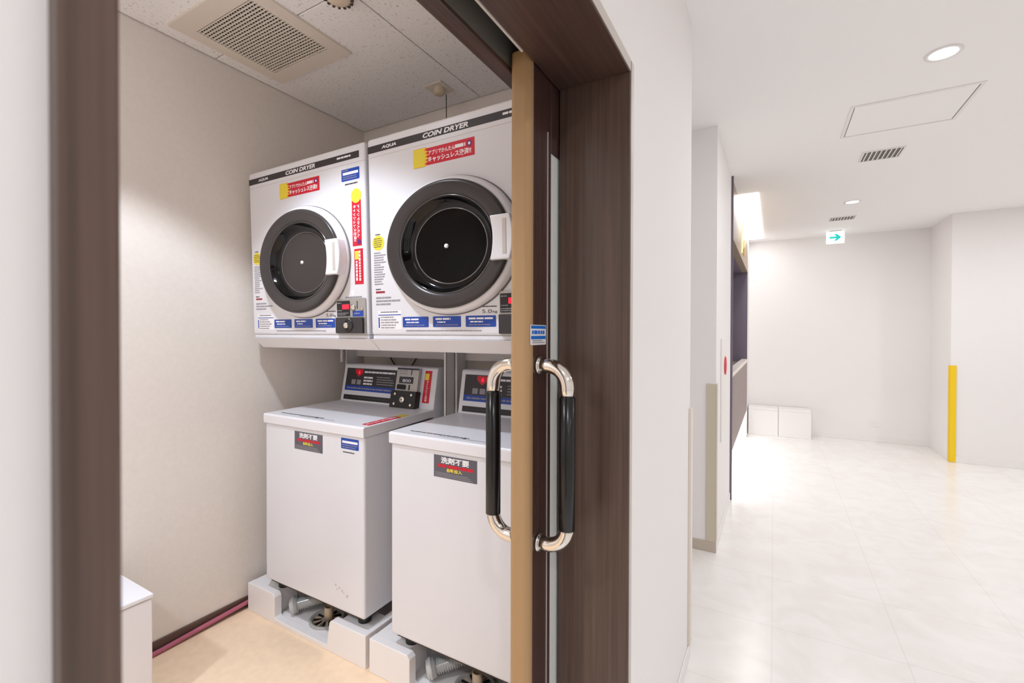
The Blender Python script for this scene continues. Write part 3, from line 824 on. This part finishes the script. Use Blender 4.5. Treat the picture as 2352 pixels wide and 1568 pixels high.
def vent(x, y, w, d, label):
    t = thing('air_vent', label, 'air vent', (x, y, CZ), 'slotted ceiling air vents')
    f = MB(); b_ = .010
    for x0, x1, y0, y1 in ((-w - b_, w + b_, -d - b_, -d), (-w - b_, w + b_, d, d + b_), (-w - b_, -w, -d, d), (w, w + b_, -d, d)):
        f.box(x0, x1, y0, y1, -.006, 0, 'vent_white', .001, 1)
    f.build('frame', t)
    MB().box(-w, w, -d, d, -.0012, 0, 'vent_grey').build('duct', t)
    for k in range(8):
        xx = -w + 2 * w * (k + .5) / 8
        MB().prism([(xx - .004, -.007), (xx + .004, -.001), (xx + .007, -.001), (xx - .001, -.007)], 'y', -d, d, 'vent_white').build('louvre', t)
vent(.605, 3.83, .100, .092, 'nearer white slotted ceiling vent beyond the access hatch')
vent(.597, 5.75, .100, .075, 'far white slotted ceiling vent in front of the exit sign')

ex = thing('exit_sign', 'white illuminated exit sign with green arrow hanging from the corridor ceiling', 'exit sign', (.60, 6.40, CZ))
MB().box(-.06, .06, -.02, .02, -.014, 0, 'vent_white', .002, 1).build('bracket', ex)
MB().box(-.085, .085, -.015, .015, -.146, -.014, 'exit_white', .004, 2).build('sign_box', ex)
fr = Frame((0, -.015, -.080), FX, FZ)
ar = MB().poly(fr, [(-.056, .011), (.010, .011), (-.018, .038), (.014, .038), (.056, 0), (.014, -.038), (-.018, -.038), (.010, -.011), (-.056, -.011)], 'exit_green', .0003, .0018)
lab(ar.build('arrow', ex), 'green arrow')

# reception counter
rc = thing('reception_counter', 'dark reception counter with open service niche in the left corridor wall', 'counter', (-.28, 5.0, 0))
rl = lambda v: v - Vector((-.28, 5.0, 0))
Y0, Y1 = 3.83, 6.22
lab(MB().box(-.34, -.270, 3.818, 3.832, 0, CZ, 'niche_dark', .001, 1).build('side_fin', rc, rl), 'dark upright end panel')
lab(MB().box(-.34, -.28, Y0, Y1, 1.985, CZ, 'fascia_wood').build('fascia', rc, rl), 'light wood fascia')
n_ = MB()
n_.box(-1.1, -1.06, Y0, Y1, .33, 2.02, 'niche_dark'); n_.box(-1.06, -.2805, Y1 - .03, Y1 + .002, .33, 2.02, 'niche_dark'); n_.box(-1.06, -.34, Y0, Y0 + .03, .33, 2.02, 'niche_dark')
n_.box(-1.06, -.34, Y0, Y1, 1.985, 2.02, 'niche_dark')
lab(n_.build('niche', rc, rl), 'dark niche lining')
lab(MB().box(-1.06, -.285, Y0 + .03, Y1 - .03, .88, .918, 'counter_brown').build('inner_shelf', rc, rl), 'brown inner shelf')
lab(MB().box(-.34, -.272, Y0, Y1, .918, .948, 'counter_white', .003, 2).build('counter_top', rc, rl), 'white counter edge')
lab(MB().box(-.32, -.28, Y0, Y1, .335, .918, 'counter_brown', .001, 1).build('front_panel', rc, rl), 'brown front panel')
lab(MB().box(-.62, -.60, Y0, Y1, 0, .335, 'bench_white').box(-.60, -.30, Y0, Y1, .33, .336, 'bench_white').build('plinth', rc, rl), 'white recessed plinth')
g_ = MB(); fr = Frame((-.28, 4.95, 2.03), (0, 1, 0), (0, 0, 1))
for k, (a0, a1, w_) in enumerate(((0, .30, .030), (.10, .36, .03), (.30, .02, .03), (.18, .18, .03))):
    g_.poly(fr, [(.12 * k, a0 * .6), (.12 * k + w_, a0 * .6), (.12 * k + .10 + w_, a1), (.12 * k + .10, a1)], 'gold_letters', .001, .012)
lab(g_.build('gold_emblem', rc, rl), 'gold relief strokes')
area('under_counter_light', (-.42, (Y0 + Y1) / 2, .325), .12, P_UNDER, COL_COR, 'RECTANGLE', Y1 - Y0 - .1, (0, R(-28), 0))

tl = thing('light_panel', 'bright rectangular ceiling light panel above the reception counter', 'ceiling light', (-.20, 5.41, CZ))
MB().box(-.075, .075, -1.05, 1.05, -.006, -.001, 'trough_glow').build('diffuser', tl)
area('panel_light', (0, 0, -.012), .14, P_TROUGH, COL_COR, 'RECTANGLE', 2.05, parent=tl)

# fire hydrant cabinet with round red sign
fc = thing('hydrant_cabinet', 'flush white hydrant cabinet with round red lamp in the corridor wall', 'hydrant cabinet', (-.285, 3.30, .9))
MB().box(0, .010, -.20, .24, -.32, .32, 'bench_white', .003, 2).build('door', fc)
fr = Frame((.010, -.03, .145), (0, 1, 0), (0, 0, 1))
lab(MB().lathe(fr, 0, 0, [(.060, 0), (.060, .004), (.056, .007), (.02, .009), (0, .009)], 'alarm_red', 32).build('lamp', fc), 'round red lamp')

# corner guards
def guard(name, x, y, m, label, zt, sx, sy, w=.035, t=.003):
    g_ = MB().box(min(x, x + sx * w), max(x, x + sx * w), y - t if sy > 0 else y, y if sy > 0 else y + t, .06, zt, m, .001, 1)
    xa = x if sx < 0 else x - t
    g_.box(xa, xa + t, min(y - (t if sy > 0 else -t), y + sy * w), max(y - (t if sy > 0 else -t), y + sy * w), .06, zt, m, .001, 1)
    return tag(g_.build(name), label, 'corner guard')
guard('corner_guard', -.285, 2.85, 'guard_beige', 'beige corner guard on the alcove corner in front of the hydrant cabinet', .963, -1, 1, .05, .006)
guard('corner_guard', -.28, 1.88, 'guard_pale', 'pale corner guard on the near wall corner beside the laundry entrance', .965, -1, -1, .03, .010)
yg = MB().box(1.496, 1.546, 6.030, 6.034, .003, .945, 'guard_yellow', .001, 1).box(1.495, 1.499, 6.030, 6.08, .003, .945, 'guard_yellow', .001, 1)
tag(yg.build('corner_guard'), 'bright yellow corner guard on the far right wall corner', 'corner guard')

# white bench boxes at the far wall
for x0, x1, l_ in ((-.275, .050, 'left white bench box beside the reception counter at the far wall'), (.053, .388, 'right white bench box against the far wall')):
    t = thing('bench_box', l_, 'bench', ((x0 + x1) / 2, 6.58, 0), 'white bench boxes at the far wall')
    w_ = (x1 - x0) / 2
    MB().box(-w_, w_, -.11, .13, 0, .312, 'bench_white', .003, 2).build('body', t)
    MB().box(-w_, w_, -.11, .13, .3125, .338, 'bench_white', .002, 2).build('seat_board', t)
wo = thing('wall_outlet', 'small white socket plate low on the far wall', 'socket', (1.02, YF, .21))
MB().box(-.06, .06, -.006, 0, -.035, .035, 'bench_white', .002, 1).build('plate', wo)
MB().box(-.03, .03, -.008, -.006, -.012, .012, 'vent_white', .0008, 1).build('socket_face', wo)
